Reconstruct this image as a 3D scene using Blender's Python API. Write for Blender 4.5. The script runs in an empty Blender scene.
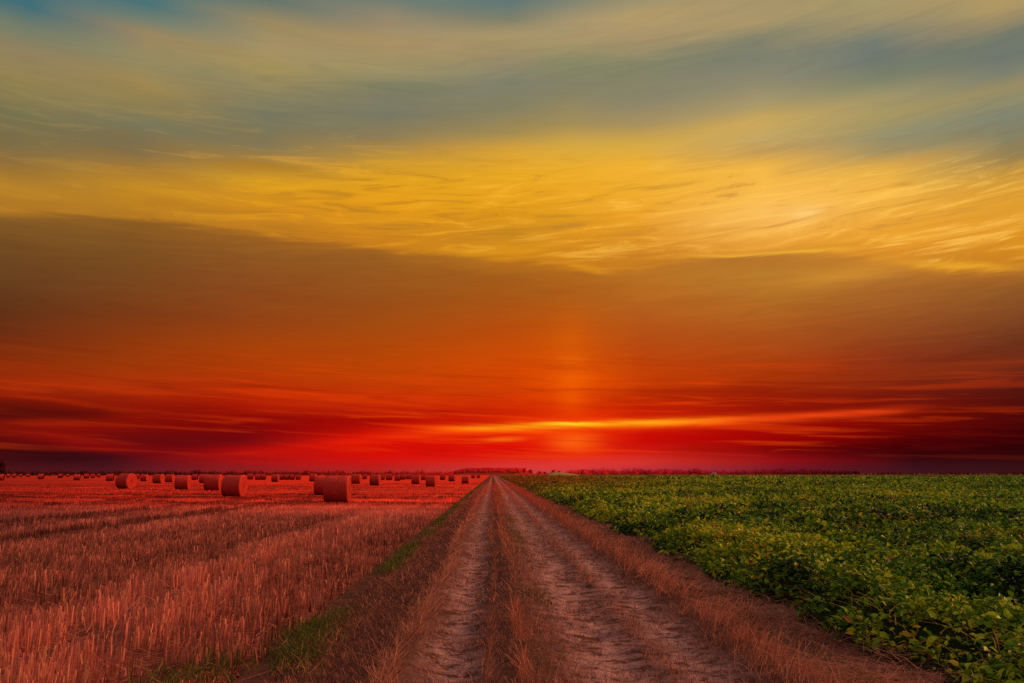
import bpy, math, random
import numpy as np
from mathutils import Vector, Matrix

RNG = np.random.default_rng(7)
random.seed(7)
scene = bpy.context.scene
COL = scene.collection
R = math.radians

# ------------------------------------------------------------------ camera
H_CAM, F_PX, W_PX, H_PX = 1.55, 740.0, 1024, 683
PITCH = math.atan((473.5 - 341.5) / F_PX)
YAW = math.atan((512 - 493) / F_PX)                 # to the right of the track
cam_d = bpy.data.cameras.new('camera')
cam = bpy.data.objects.new('camera', cam_d); COL.objects.link(cam)
cam_d.sensor_width = 36; cam_d.lens = 36 * F_PX / W_PX
cam_d.clip_end = 20000; cam_d.clip_start = 0.05
cam.location = (0, 0, H_CAM)
cam.rotation_euler = (R(90) + PITCH, 0, -YAW)
scene.camera = cam

def ray(px, py):
    a, b = (px - 512) / F_PX, (341.5 - py) / F_PX
    y = math.cos(PITCH) - b * math.sin(PITCH); z = math.sin(PITCH) + b * math.cos(PITCH)
    x, y = a * math.cos(YAW) + y * math.sin(YAW), -a * math.sin(YAW) + y * math.cos(YAW)
    return x, y, z
def at(px, py):                                     # where a sight line meets the ground
    x, y, z = ray(px, py); t = -H_CAM / z
    return x * t, y * t
def far_point(px, dist):
    x, y, z = ray(px, 473.5); t = dist / y
    return x * t, dist
def sky_angles(px, py):                             # azimuth from the track, elevation (degrees)
    x, y, z = ray(px, py)
    return math.degrees(math.atan2(x, y)), math.degrees(math.atan2(z, math.hypot(x, y)))

def lin(c):
    return tuple(((v / 255) / 12.92 if v / 255 <= .04045 else ((v / 255 + .055) / 1.055) ** 2.4) for v in c)

# ------------------------------------------------------------------ node helper
class Nodes:
    def __init__(s, tree):
        s.t = tree; tree.nodes.clear()
    def new(s, kind, **props):
        n = s.t.nodes.new(kind)
        for k, v in props.items(): setattr(n, k, v)
        return n
    def put(s, sock, v):
        if isinstance(v, bpy.types.NodeSocket): s.t.links.new(v, sock)
        elif v is not None:
            if sock.type == 'RGBA' and len(v) == 3: v = (*v, 1)
            sock.default_value = v
    def m(s, op, a, b=None, c=None, clamp=False):
        n = s.new('ShaderNodeMath', operation=op, use_clamp=clamp)
        for i, v in enumerate((a, b, c)):
            if v is not None: s.put(n.inputs[i], v)
        return n.outputs[0]
    def mix(s, f, a, b, blend='MIX'):
        n = s.new('ShaderNodeMix', data_type='RGBA', blend_type=blend)
        s.put(n.inputs[0], f); s.put(n.inputs[6], a); s.put(n.inputs[7], b)
        return n.outputs[2]
    def xyz(s, v):
        n = s.new('ShaderNodeSeparateXYZ'); s.put(n.inputs[0], v); return n.outputs
    def vec(s, x, y, z=0.0):
        n = s.new('ShaderNodeCombineXYZ')
        for i, v in enumerate((x, y, z)): s.put(n.inputs[i], v)
        return n.outputs[0]
    def noise(s, v, scale=1.0, detail=4.0, rough=.55, dist=0.0):
        n = s.new('ShaderNodeTexNoise'); s.put(n.inputs['Vector'], v)
        n.inputs['Scale'].default_value = scale; n.inputs['Detail'].default_value = detail
        n.inputs['Roughness'].default_value = rough; n.inputs['Distortion'].default_value = dist
        return n.outputs[0]
    def ramp(s, f, stops, smooth=False):
        n = s.new('ShaderNodeValToRGB'); s.put(n.inputs[0], f); cr = n.color_ramp
        if smooth: cr.interpolation = 'EASE'
        stops = sorted(stops)
        cr.elements[0].position = stops[0][0]; cr.elements[0].color = (*stops[0][1], 1)
        cr.elements[1].position = stops[-1][0]; cr.elements[1].color = (*stops[-1][1], 1)
        for p, c in stops[1:-1]:
            cr.elements.new(p).color = (*c, 1)
        return n.outputs[0]
    def rng(s, v, a, b, c=0.0, d=1.0, smooth=True):
        n = s.new('ShaderNodeMapRange', interpolation_type='SMOOTHSTEP' if smooth else 'LINEAR')
        for i, q in enumerate((v, a, b, c, d)): s.put(n.inputs[i], q)
        return n.outputs[0]
    def bump(s, h, strength=.5, dist=.02):
        n = s.new('ShaderNodeBump'); n.inputs['Strength'].default_value = strength
        n.inputs['Distance'].default_value = dist; s.put(n.inputs['Height'], h)
        return n.outputs[0]
    def attr(s, name):
        return s.new('ShaderNodeAttribute', attribute_name=name).outputs['Fac']
    def pos(s):
        return s.new('ShaderNodeNewGeometry').outputs['Position']
    def surface(s, color, rough=.9, normal=None, spec=.1, trans=None):
        b = s.new('ShaderNodeBsdfPrincipled'); s.put(b.inputs['Base Color'], color)
        s.put(b.inputs['Roughness'], rough); b.inputs['Specular IOR Level'].default_value = spec
        if normal is not None: s.put(b.inputs['Normal'], normal)
        out = b.outputs[0]
        if trans is not None:
            t = s.new('ShaderNodeBsdfTranslucent'); s.put(t.inputs[0], color)
            mx = s.new('ShaderNodeMixShader'); mx.inputs[0].default_value = trans
            s.t.links.new(out, mx.inputs[1]); s.t.links.new(t.outputs[0], mx.inputs[2]); out = mx.outputs[0]
        o = s.new('ShaderNodeOutputMaterial'); s.t.links.new(out, o.inputs[0])

def material(name):
    m = bpy.data.materials.new(name); m.use_nodes = True
    return m, Nodes(m.node_tree)

# ------------------------------------------------------------------ sky
SUN_AZ, SUN_EL = 78.0, 16.0                         # degrees right of the track / above the horizon
SKY_COLUMNS = {
 0: [(0,60,110,125),(20,110,125,110),(45,140,130,90),(75,150,130,75),(110,120,115,75),(140,120,108,68),(165,140,112,55),(186,178,132,42),(205,157,112,40),(222,132,95,38),(242,114,79,34),(280,100,62,30),(310,95,50,24),(335,105,45,18),(355,130,45,12),(385,150,38,8),(395,130,25,8),(412,70,12,8),(425,125,20,8),(440,88,10,10),(450,56,8,10),(460,60,12,15),(470,76,20,24)],
 128: [(0,70,115,125),(12,100,125,118),(30,150,135,90),(60,150,138,92),(80,160,135,75),(100,145,128,75),(120,120,118,85),(150,125,112,72),(170,165,125,50),(187,196,144,36),(203,181,130,36),(218,154,107,36),(234,135,91,35),(252,123,79,33),(280,120,70,30),(310,120,58,22),(340,140,55,14),(365,155,55,8),(387,170,48,8),(398,150,32,6),(410,140,22,6),(425,130,14,6),(438,100,10,12),(448,110,10,14),(455,60,10,18),(464,70,18,26),(470,80,22,30)],
 256: [(0,95,118,115),(20,150,138,90),(45,160,145,95),(65,165,145,85),(90,140,130,88),(115,118,118,90),(145,130,118,78),(165,175,135,50),(180,215,160,32),(200,212,148,30),(218,192,128,32),(235,162,103,34),(254,143,86,34),(290,140,72,28),(320,145,65,20),(345,165,65,10),(370,175,58,6),(390,180,42,5),(405,170,25,5),(418,135,8,5),(430,120,5,8),(442,110,8,14),(450,165,8,10),(460,150,18,20),(468,140,28,30)],
 384: [(0,105,125,120),(15,140,135,105),(40,165,145,95),(65,160,145,95),(85,130,128,95),(115,120,120,95),(140,145,125,78),(160,195,150,50),(180,225,165,30),(205,230,160,25),(225,215,145,28),(245,190,120,28),(256,155,95,32),(290,150,80,26),(320,160,75,18),(350,178,70,8),(375,190,65,4),(395,195,50,4),(410,185,28,4),(420,165,10,4),(430,180,12,4),(440,205,15,4),(455,210,8,4),(463,190,25,22),(470,175,35,32)],
 512: [(0,90,120,125),(18,120,128,112),(35,165,150,100),(55,150,140,98),(80,128,128,102),(110,135,128,92),(135,165,140,75),(150,215,165,55),(175,232,172,35),(200,230,165,28),(220,215,150,25),(235,195,135,30),(250,215,145,25),(262,190,115,25),(275,165,92,25),(300,170,85,20),(330,185,75,12),(350,200,75,6),(370,210,70,2),(390,205,60,2),(405,210,45,3),(415,205,35,3),(430,225,25,3),(445,220,10,4),(455,215,20,10),(463,215,45,35),(472,195,60,60)],
 572: [(0,120,132,118),(20,160,148,105),(38,165,150,102),(60,135,134,106),(90,134,130,98),(125,165,142,82),(147,215,168,60),(170,236,176,42),(200,235,170,35),(225,222,155,30),(245,215,145,30),(265,190,115,28),(280,175,98,26),(300,175,90,22),(330,195,85,10),(360,215,80,5),(380,228,82,1),(395,220,66,1),(405,222,55,1),(415,230,50,2),(430,240,45,4),(445,238,30,8),(458,228,35,15),(465,220,50,40),(472,198,60,65)],
 640: [(0,150,145,105),(15,175,155,100),(40,160,145,100),(65,132,132,108),(100,140,132,100),(125,170,145,88),(145,215,170,65),(165,240,180,50),(190,240,178,45),(215,235,165,40),(240,220,150,38),(258,195,120,35),(275,185,112,35),(310,180,92,28),(340,180,75,18),(365,190,65,8),(385,195,58,3),(400,175,32,3),(412,200,30,3),(430,205,15,3),(440,200,8,5),(452,205,25,15),(462,205,45,35),(470,180,50,60)],
 768: [(0,160,148,100),(18,165,150,100),(35,125,130,112),(55,118,126,115),(80,145,138,105),(105,175,155,100),(120,205,168,85),(140,195,165,95),(152,195,160,85),(165,240,185,70),(185,248,190,75),(215,250,195,95),(235,245,180,75),(248,225,155,55),(255,185,120,45),(275,185,125,45),(300,178,108,36),(330,172,85,28),(355,170,68,18),(375,170,52,8),(395,150,28,5),(408,145,20,4),(425,160,10,3),(440,150,3,4),(450,120,3,6),(460,150,15,20),(470,110,25,38)],
 896: [(0,160,150,100),(15,155,145,100),(35,112,125,118),(55,105,120,118),(75,125,130,110),(95,165,150,100),(115,170,152,92),(135,150,145,105),(150,160,145,95),(165,225,175,70),(185,240,185,70),(210,238,175,62),(235,235,165,45),(248,225,150,45),(262,200,130,45),(275,175,110,45),(300,160,92,38),(330,145,72,30),(355,135,52,24),(375,125,40,18),(395,110,22,12),(410,115,15,6),(425,110,8,4),(440,85,2,4),(450,60,2,6),(458,55,8,14),(466,60,18,26),(472,60,22,26)],
 1023: [(0,170,152,95),(15,150,140,98),(30,110,122,112),(50,105,118,115),(68,125,128,105),(85,155,142,95),(110,130,132,105),(135,135,130,95),(155,150,132,80),(170,195,150,60),(190,225,165,50),(215,225,160,45),(240,220,150,32),(258,200,125,30),(268,170,100,38),(285,140,85,38),(310,125,68,35),(340,105,50,28),(370,85,32,22),(395,75,18,14),(410,70,8,8),(430,60,3,5),(445,46,2,5),(455,44,7,9),(465,52,14,16),(473,58,18,18)],
}
# bands of cloud: end, end, half width (photo scale), colour, strength, half length factor
SKY_STREAKS = [
 (250,452, 470,428, 9, (228,24,6), .75), (300,460, 520,452, 7, (222,20,10), .5), (205,446, 330,440, 6, (100,8,14), .4),
 (130,447, 235,446, 7, (78,8,16), .55), (0,452, 110,460, 7, (40,8,12), .5), (20,436, 150,452, 5, (150,14,10), .5), (170,456, 330,452, 5, (165,16,14), .45),
 (30,398, 150,414, 2.2, (175,42,8), .6), (140,411, 280,422, 1.6, (185,38,6), .6),
 (-10,386, 140,386, 6, (180,50,8), .5), (-20,413, 120,414, 6, (70,10,8), .6),
 (0,428, 130,436, 7, (150,18,8), .5), (250,405, 430,402, 7, (205,48,5), .4),
 (740,388, 1060,358, 10, (165,55,12), .35), (800,455, 1090,440, 12, (40,3,6), .4),
 (545,441, 604,442, 8, (255,112,16), .70), (552,345, 592,345, 34, (228,96,6), .26), (550,360, 592,360, 5, (238,110,6), .35), (548,380, 596,378, 7, (246,104,2), .35), (552,398, 590,398, 14, (246,96,2), .42), (380,438, 505,426.5, 3.6, (246,62,8), .75),
 (420,431, 640,424, 5.5, (255,75,6), .8), (600,425, 790,418, 4.4, (252,84,14), .9), (740,420, 905,409.5, 3.4, (238,66,16), .85),
 (470,428, 700,421, 3.0, (255,165,18), .95), (535,424, 600,423.2, 1.5, (255,232,40), .9),
 (482,440, 530,438, 2.2, (255,110,18), .7), (490,468, 650,462, 5, (222,62,62), .35),
 (690,257, 850,248, 2.2, (252,186,58), .7), (560,263, 610,273, 3, (240,160,30), .5),
 (780,285, 910,264, 7, (222,152,48), .5), (905,262, 1030,269, 3.5, (246,176,45), .6),
 (782,221, 826,208, 7, (255,206,125), .6), (700,262, 850,262, 7, (178,112,42), .4),
]

def N_(a): return (a + 50) / 100
def build_world():
    w = bpy.data.worlds.new('World'); scene.world = w; w.use_nodes = True
    N = Nodes(w.node_tree)
    d = N.new('ShaderNodeTexCoord').outputs['Generated']
    x, y, z = N.xyz(d)
    A = N.m('MULTIPLY', N.m('ARCTAN2', x, y), 180 / math.pi)
    E0 = N.m('MULTIPLY', N.m('ARCSINE', z), 180 / math.pi)
    # long wavy cloud sheets: warp the elevation, more so higher up
    slope = N.m('MULTIPLY_ADD', A, -.07, E0)
    n1 = N.noise(N.vec(N.m('MULTIPLY', A, .045), N.m('MULTIPLY', slope, .22)), 1.0, 4, .55, .4)
    amp = N.m('MULTIPLY_ADD', N.m('MINIMUM', E0, 16), .040, .12)
    E = N.m('MULTIPLY_ADD', N.m('SUBTRACT', n1, .5), amp, E0)
    # feathered fibres: thin, slightly rising to the right, torn by a slower field
    fib = N.noise(N.vec(N.m('MULTIPLY', A, .13), N.m('MULTIPLY', N.m('MULTIPLY_ADD', A, -.06, E0), 1.25), 3.0), 1.0, 7, .66, 1.3)
    fib2 = N.noise(N.vec(N.m('MULTIPLY', A, .075), N.m('MULTIPLY', N.m('MULTIPLY_ADD', A, .045, E0), 1.7), 9.0), 1.0, 6, .6, .5)
    E = N.m('MULTIPLY_ADD', N.m('SUBTRACT', fib, .5), N.m('MULTIPLY_ADD', N.m('MINIMUM', E0, 14), .07, .10), E)
    t = N.m('DIVIDE', E, 40.0)
    out = None; prev = None
    for px, stops in SKY_COLUMNS.items():
        a = sky_angles(px, 260)[0]
        st = [(max(sky_angles(px, r[0])[1], 0) / 40, lin(r[1:])) for r in ((q[0], q[1] + (6 if q[0] < 60 else -1), q[2], q[3] + (-6 if q[3] > 105 else 5)) if q[0] < 150 else (q[0], q[1], q[2] - 4, q[3]) if q[0] < 250 else q for q in stops)]
        c = N.ramp(t, st)
        if out is None: out = c
        else: out = N.mix(N.rng(A, prev, a, smooth=False), out, c)
        prev = a
    # crisp, torn lower edge of the lit cloud sheet
    edge = [(0,213),(90,217),(180,224),(300,240),(430,255),(520,263),(600,273),(680,261),(760,254),(830,254),(890,264),(950,274),(1023,270)]
    ea = [(N_(sky_angles(px, py)[0]), (sky_angles(px, py)[1] / 40,) * 3) for px, py in edge]
    el = N.m('MULTIPLY', N.ramp(N.rng(A, -50, 50, smooth=False), ea), 40)
    dd = N.m('SUBTRACT', N.m('MULTIPLY_ADD', N.m('SUBTRACT', fib, .5), 1.3, E0), el)
    near = N.m('EXPONENT', N.m('MULTIPLY', N.m('ABSOLUTE', dd), -.62))
    up = N.rng(dd, -.30, .42)
    out = N.mix(N.m('MULTIPLY', N.m('MULTIPLY', near, up), .34), out, lin((226,150,28)))
    out = N.mix(N.m('MULTIPLY', N.m('MULTIPLY', near, N.m('SUBTRACT', 1.0, up)), .30), out, N.mix(N.rng(A, -30, 22), lin((122,78,32)), lin((182,116,40))))
    # wisps inside the lit sheet
    inside = N.m('MULTIPLY', N.rng(dd, -.1, 1.6), N.rng(N.m('SUBTRACT', E0, el), 9.0, 5.0))
    inside = N.m('MULTIPLY', inside, N.rng(A, -32, -5, .18, .9))
    near = N.m('MULTIPLY', near, N.rng(A, -30, -8, .0, 1.0))
    out = N.mix(N.m('MULTIPLY', inside, N.rng(fib, .50, .68, 0, .62)), out, N.mix(N.rng(A, -15, 28), lin((240,168,24)), lin((255,198,88))))
    out = N.mix(N.m('MULTIPLY', inside, N.rng(fib, .47, .33, 0, .60)), out, N.mix(N.rng(A, -15, 28), lin((178,122,34)), lin((205,142,58))))
    # low red layers
    low = N.m('MULTIPLY', N.rng(E0, .5, 1.8), N.rng(E0, 10, 6))
    side = N.rng(N.m('ABSOLUTE', N.m('SUBTRACT', A, 3)), 30, 10, .35, 1.0)
    out = N.mix(N.m('MULTIPLY', low, N.m('MULTIPLY', side, N.rng(fib2, .50, .68, 0, .60))), out, lin((238,66,4)))
    out = N.mix(N.m('MULTIPLY', low, N.rng(fib2, .48, .32, 0, .38)), out, N.mix(side, lin((70,12,10)), lin((150,16,4))))
    wisp = N.rng(fib2, .30, .62, .45, 1.15)
    for (x0, y0, x1, y1, wd, c, k) in SKY_STREAKS:
        a0, e0 = sky_angles(x0, y0); a1, e1 = sky_angles(x1, y1)
        L = math.hypot(a1 - a0, e1 - e0) / 2 * 1.05; Wd = wd / F_PX * 57.3
        th = math.atan2(e1 - e0, a1 - a0)
        dA = N.m('SUBTRACT', A, (a0 + a1) / 2); dE = N.m('SUBTRACT', E, (e0 + e1) / 2 )
        u = N.m('MULTIPLY_ADD', dE, math.sin(th) / L, N.m('MULTIPLY', dA, math.cos(th) / L))
        v = N.m('MULTIPLY_ADD', dA, -math.sin(th) / Wd, N.m('MULTIPLY', dE, math.cos(th) / Wd))
        u2 = N.m('MULTIPLY', u, u) if wd < 15 and abs(x1 - x0) > 130 else N.m('MULTIPLY', u, 1.25)
        g = N.m('EXPONENT', N.m('MULTIPLY', N.m('MULTIPLY_ADD', u2, u2, N.m('MULTIPLY', v, v)), -1.0))
        out = N.mix(N.m('MULTIPLY', N.m('MULTIPLY', g, wisp), k, clamp=True), out, lin(c))
    gain = N.ramp(fib, [(.25, (.93, .92, .94)), (.5, (1, 1, 1)), (.75, (1.05, 1.06, 1.04))])
    out = N.mix(N.rng(E0, 1.2, 5), out, N.mix(1.0, out, gain, 'MULTIPLY'))
    # the half of the sky behind and overhead: unseen pink fill added to light the ground, over a Nishita sky
    nis = N.new('ShaderNodeTexSky', sky_type='NISHITA', sun_disc=False,
                sun_elevation=R(SUN_EL), sun_rotation=R(SUN_AZ)).outputs[0]
    back_fill = N.ramp(N.m('DIVIDE', E0, 90.0), [(0, SKY_FILL[0]), (.25, SKY_FILL[1]), (1, SKY_FILL[2])])
    back = N.mix(1.0, back_fill, N.mix(1.0, nis, (.012, .012, .012), 'MULTIPLY'), 'ADD')
    f = N.m('MAXIMUM', N.rng(N.m('ABSOLUTE', A), 46, 80), N.rng(E0, 39, 60))
    out = N.mix(f, out, back)
    bg = N.new('ShaderNodeBackground'); N.put(bg.inputs[0], out); bg.inputs[1].default_value = 1.0
    o = N.new('ShaderNodeOutputWorld'); N.t.links.new(bg.outputs[0], o.inputs[0])
    w.cycles.sampling_method = 'MANUAL'; w.cycles.sample_map_resolution = 512

SKY_FILL = [(.56, .27, .20), (.40, .26, .22), (.30, .22, .20)]
build_world()
sun_d = bpy.data.lights.new('sun', 'SUN'); sun_d.energy = 4.5; sun_d.angle = R(4.0); sun_d.color = (1.0, .42, .19)
sun = bpy.data.objects.new('sun', sun_d); COL.objects.link(sun)
_d = Vector((math.sin(R(SUN_AZ)) * math.cos(R(SUN_EL)), math.cos(R(SUN_AZ)) * math.cos(R(SUN_EL)), math.sin(R(SUN_EL))))
sun.rotation_euler = _d.to_track_quat('Z', 'Y').to_euler()
sun.location = (60, 30, 40)

# ------------------------------------------------------------------ mesh helpers
def mesh_obj(name, verts, faces, mat, attrs=None, smooth=False, parent=None):
    verts = np.asarray(verts, dtype=np.float32); faces = np.asarray(faces, dtype=np.int32)
    me = bpy.data.meshes.new(name); k = faces.shape[1]; n = len(faces)
    me.vertices.add(len(verts)); me.vertices.foreach_set('co', verts.ravel())
    me.loops.add(n * k); me.loops.foreach_set('vertex_index', faces.ravel())
    me.polygons.add(n); me.polygons.foreach_set('loop_start', np.arange(0, n * k, k, dtype=np.int32))
    me.polygons.foreach_set('use_smooth', np.full(n, smooth))
    for an, av in (attrs or {}).items():
        at_ = me.attributes.new(an, 'FLOAT', 'POINT'); at_.data.foreach_set('value', np.asarray(av, dtype=np.float32))
    me.update(calc_edges=True)
    for m in (mat if isinstance(mat, (list, tuple)) else [mat]): me.materials.append(m)
    o = bpy.data.objects.new(name, me); COL.objects.link(o)
    if parent: o.parent = parent
    return o

def tag(o, label=None, cat=None, kind=None, group=None):
    for k, v in (('label', label), ('category', cat), ('kind', kind), ('group', group)):
        if v: o[k] = v
    return o

def vnoise(x, y, seed=0):
    x = np.asarray(x, dtype=np.float64); y = np.asarray(y, dtype=np.float64)
    xi = np.floor(x).astype(np.int64); yi = np.floor(y).astype(np.int64); fx = x - xi; fy = y - yi
    fx = fx * fx * (3 - 2 * fx); fy = fy * fy * (3 - 2 * fy)
    def h(a, b):
        n = (a * 374761393 + b * 668265263 + seed * 974711) & 0xffffffff
        n = ((n ^ (n >> 13)) * 1274126177) & 0xffffffff
        return ((n ^ (n >> 16)) & 0xffff) / 65535.0
    return (h(xi, yi) * (1 - fx) + h(xi + 1, yi) * fx) * (1 - fy) + (h(xi, yi + 1) * (1 - fx) + h(xi + 1, yi + 1) * fx) * fy
def fbm(x, y, seed=0, o=4):
    s = 0; a = .5; t = 0
    for i in range(o):
        s = s + a * vnoise(x * 2 ** i + 17.3 * i, y * 2 ** i - 9.1 * i, seed + i); t += a; a *= .5
    return s / t

def grid_sheet(name, xs, ys, zf, mat, attrs=None, smooth=True):
    X, Y = np.meshgrid(xs, ys); Z = zf(X, Y)
    v = np.stack([X, Y, Z], -1).reshape(-1, 3); nx, ny = len(xs), len(ys)
    i = np.arange(nx * ny).reshape(ny, nx)
    f = np.stack([i[:-1, :-1], i[:-1, 1:], i[1:, 1:], i[1:, :-1]], -1).reshape(-1, 4)
    return mesh_obj(name, v, f, mat, attrs, smooth)

def blades(x, y, z, h, w, ang, lean, bend, yaw, tint, segs=2, tip=.25):
    """upright strips: lean = offset of the tip as share of height toward ang, bend = extra droop"""
    n = len(x); V = np.zeros((n, (segs + 1) * 2, 3)); T = np.zeros((n, (segs + 1) * 2)); C = np.zeros_like(T)
    cx, sx = np.cos(yaw), np.sin(yaw); ca, sa = np.cos(ang), np.sin(ang)
    for s in range(segs + 1):
        t = s / segs
        off = h * (lean * t + bend * t * t); zz = z + h * (t - .45 * np.clip(bend, 0, 1.2) * t * t)
        ww = w * .5 * (1 - (1 - tip) * t)
        px, py = x + ca * off, y + sa * off
        for k, sg in ((0, -1), (1, 1)):
            V[:, s * 2 + k, 0] = px + cx * ww * sg; V[:, s * 2 + k, 1] = py + sx * ww * sg; V[:, s * 2 + k, 2] = zz
        T[:, s * 2:s * 2 + 2] = t
    C[:] = tint[:, None]
    base = (np.arange(n) * (segs + 1) * 2)[:, None]; F = []
    for s in range(segs):
        F.append(np.concatenate([base + s * 2, base + s * 2 + 1, base + s * 2 + 3, base + s * 2 + 2], 1))
    F = np.stack(F, 1).reshape(-1, 4)
    return V.reshape(-1, 3), F, T.ravel(), C.ravel()

class Heap:
    def __init__(s): s.v = []; s.f = []; s.t = []; s.c = []; s.n = 0
    def add(s, V, F, T, C):
        s.v.append(V); s.f.append(F + s.n); s.t.append(T); s.c.append(C); s.n += len(V)
    def build(s, name, mat):
        return mesh_obj(name, np.concatenate(s.v), np.concatenate(s.f), mat,
                        {'along': np.concatenate(s.t), 'tint': np.concatenate(s.c)})

def scatter(x0, x1, y0, y1, density, taper=None):
    """random points in a strip; taper(y) thins"""
    n = int(abs(x1 - x0) * (y1 - y0) * density)
    return RNG.uniform(x0, x1, n), RNG.uniform(y0, y1, n)
def fan(y0, y1, side, xin, k, density, margin=2.0):
    """random points between xin and the edge of the view, side -1 / +1"""
    xmax = k * y1 + margin; n = int((xmax - xin) * (y1 - y0) * density)
    y = RNG.uniform(y0, y1, n); x = RNG.uniform(xin, xmax, n)
    ok = x < k * y + margin
    return side * x[ok], y[ok]

# ------------------------------------------------------------------ relief of the track
X_STUB, X_CROP = -1.95, 3.35
def bump1(x, c, s): return np.exp(-((x - c) / s) ** 2)
def track_z(x, y):
    wob = (fbm(y * .35, y * 0 + 3, 5, 3) - .5) * .25 * np.clip(y / 12, .3, 1)
    xx = x - wob
    z = -.055 * bump1(xx, -.34, .30) - .06 * bump1(xx, 1.00, .36) - .03 * bump1(xx, 1.72, .22)
    z = z + .035 * bump1(xx, .25, .30) + .03 * bump1(xx, -.85, .22) + .05 * bump1(xx, 2.35, .3)
    return z
def ground_z(x, y):
    return np.where((x > X_STUB - .3) & (x < X_CROP + .3), track_z(x, y), 0.0)

# ------------------------------------------------------------------ ground sheets
def straw_colour(N, P):
    """straw: tan near the track, the far red haze painted into its colour"""
    x, y, z = N.xyz(P)
    far = N.rng(y, 24, 50)
    n = N.noise(P, .35, 4, .6)
    near_c = N.mix(n, NEAR_A, NEAR_B)
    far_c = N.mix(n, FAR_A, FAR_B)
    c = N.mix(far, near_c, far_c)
    side = N.rng(N.m('DIVIDE', N.m('ABSOLUTE', N.m('ADD', x, 2)), N.m('ADD', y, 3)), .22, .66)  # light falloff towards both sides, painted into the straw colour
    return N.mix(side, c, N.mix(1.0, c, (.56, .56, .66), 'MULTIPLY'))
NEAR_A, NEAR_B = (.36, .090, .060), (.60, .165, .118)
FAR_A, FAR_B = (.66, .052, .024), (.92, .080, .036)

m_ground, N = material('far_ground')
P = N.pos(); n = N.noise(P, .01, 4)
N.surface(N.mix(n, (.22, .05, .03), (.34, .08, .03)))
g = grid_sheet('ground', np.linspace(-6000, 6000, 25), np.linspace(-600, 9000, 25), lambda X, Y: X * 0 - .12, m_ground)
tag(g, 'bare reddish ground running out to the horizon', 'ground', 'structure')

m_field, N = material('stubble_soil')
P = N.pos(); x, y, z = N.xyz(P)
c = straw_colour(N, P)
rows = N.noise(N.vec(N.m('MULTIPLY', x, 7.5), N.m('MULTIPLY', y, .35)), 1, 2, .5)
sw = N.noise(N.vec(N.m('MULTIPLY', N.m('MULTIPLY_ADD', y, .10, x), .02), N.m('MULTIPLY', N.m('MULTIPLY_ADD', x, .04, y), .20)), 1, 4, .6)
fine = N.noise(P, 14, 5, .7)
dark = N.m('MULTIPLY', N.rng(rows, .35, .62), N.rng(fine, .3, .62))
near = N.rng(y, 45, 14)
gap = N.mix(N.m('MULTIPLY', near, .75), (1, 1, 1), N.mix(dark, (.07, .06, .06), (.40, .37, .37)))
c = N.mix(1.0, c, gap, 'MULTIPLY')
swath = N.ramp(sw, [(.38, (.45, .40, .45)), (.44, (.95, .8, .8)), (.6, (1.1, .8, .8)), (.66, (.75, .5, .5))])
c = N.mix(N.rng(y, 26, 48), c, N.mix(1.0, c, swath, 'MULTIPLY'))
c = N.mix(N.rng(y, 50, 110), c, N.mix(1.0, c, (1.05, .55, .42), 'MULTIPLY'))  # red haze of the distance painted into the soil
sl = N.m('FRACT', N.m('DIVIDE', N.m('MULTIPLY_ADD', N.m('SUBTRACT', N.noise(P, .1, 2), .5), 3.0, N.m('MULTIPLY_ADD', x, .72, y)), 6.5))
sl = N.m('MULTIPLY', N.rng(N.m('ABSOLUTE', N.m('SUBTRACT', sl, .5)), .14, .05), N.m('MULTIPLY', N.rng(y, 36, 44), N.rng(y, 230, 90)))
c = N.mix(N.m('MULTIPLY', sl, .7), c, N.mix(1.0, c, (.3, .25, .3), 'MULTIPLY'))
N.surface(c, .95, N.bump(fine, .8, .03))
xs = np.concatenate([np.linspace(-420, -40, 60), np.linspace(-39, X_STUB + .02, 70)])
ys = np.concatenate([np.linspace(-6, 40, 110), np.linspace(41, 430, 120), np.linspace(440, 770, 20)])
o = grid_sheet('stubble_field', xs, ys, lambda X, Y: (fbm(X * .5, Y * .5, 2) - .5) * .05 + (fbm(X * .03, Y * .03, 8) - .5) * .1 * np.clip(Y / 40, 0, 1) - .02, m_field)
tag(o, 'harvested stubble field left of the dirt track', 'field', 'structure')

m_track, N = material('track_dirt')
P = N.pos(); x, y, z = N.xyz(P)
big = N.noise(P, 1.3, 4, .6); mid = N.noise(P, 7, 5, .65, .3); fine = N.noise(P, 38, 4, .7)
tread = N.noise(N.vec(N.m('MULTIPLY', x, 4.0), N.m('MULTIPLY', y, 6.0)), 1, 5, .7, .5)
pale = N.mix(fine, (.22, .118, .122), (.60, .33, .325)); soil = N.mix(fine, (.045, .018, .015), (.16, .060, .045))
n_x = N.m('MULTIPLY_ADD', N.m('SUBTRACT', big, .5), .5, x)
def lobe(c, s): return N.m('EXPONENT', N.m('MULTIPLY', N.m('POWER', N.m('DIVIDE', N.m('ABSOLUTE', N.m('SUBTRACT', n_x, c)), s), 2), -1))
rut = N.m('ADD', N.m('ADD', lobe(-.34, .24), lobe(1.0, .38)), lobe(1.75, .25), clamp=True)
f = N.m('MULTIPLY', rut, N.rng(tread, .36, .54))
f = N.m('MULTIPLY', f, N.rng(mid, .34, .50))
c = N.mix(f, soil, pale)
c = N.mix(N.rng(fine, .62, .72), c, N.mix(1.0, c, (1.35, 1.25, 1.2), 'MULTIPLY'))
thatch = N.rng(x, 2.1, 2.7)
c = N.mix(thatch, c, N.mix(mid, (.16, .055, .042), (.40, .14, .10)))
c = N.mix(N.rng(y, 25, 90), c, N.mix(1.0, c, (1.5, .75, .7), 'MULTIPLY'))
hh = N.m('MULTIPLY_ADD', tread, .7, N.m('MULTIPLY_ADD', mid, .8, N.m('MULTIPLY', fine, .35)))
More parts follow.
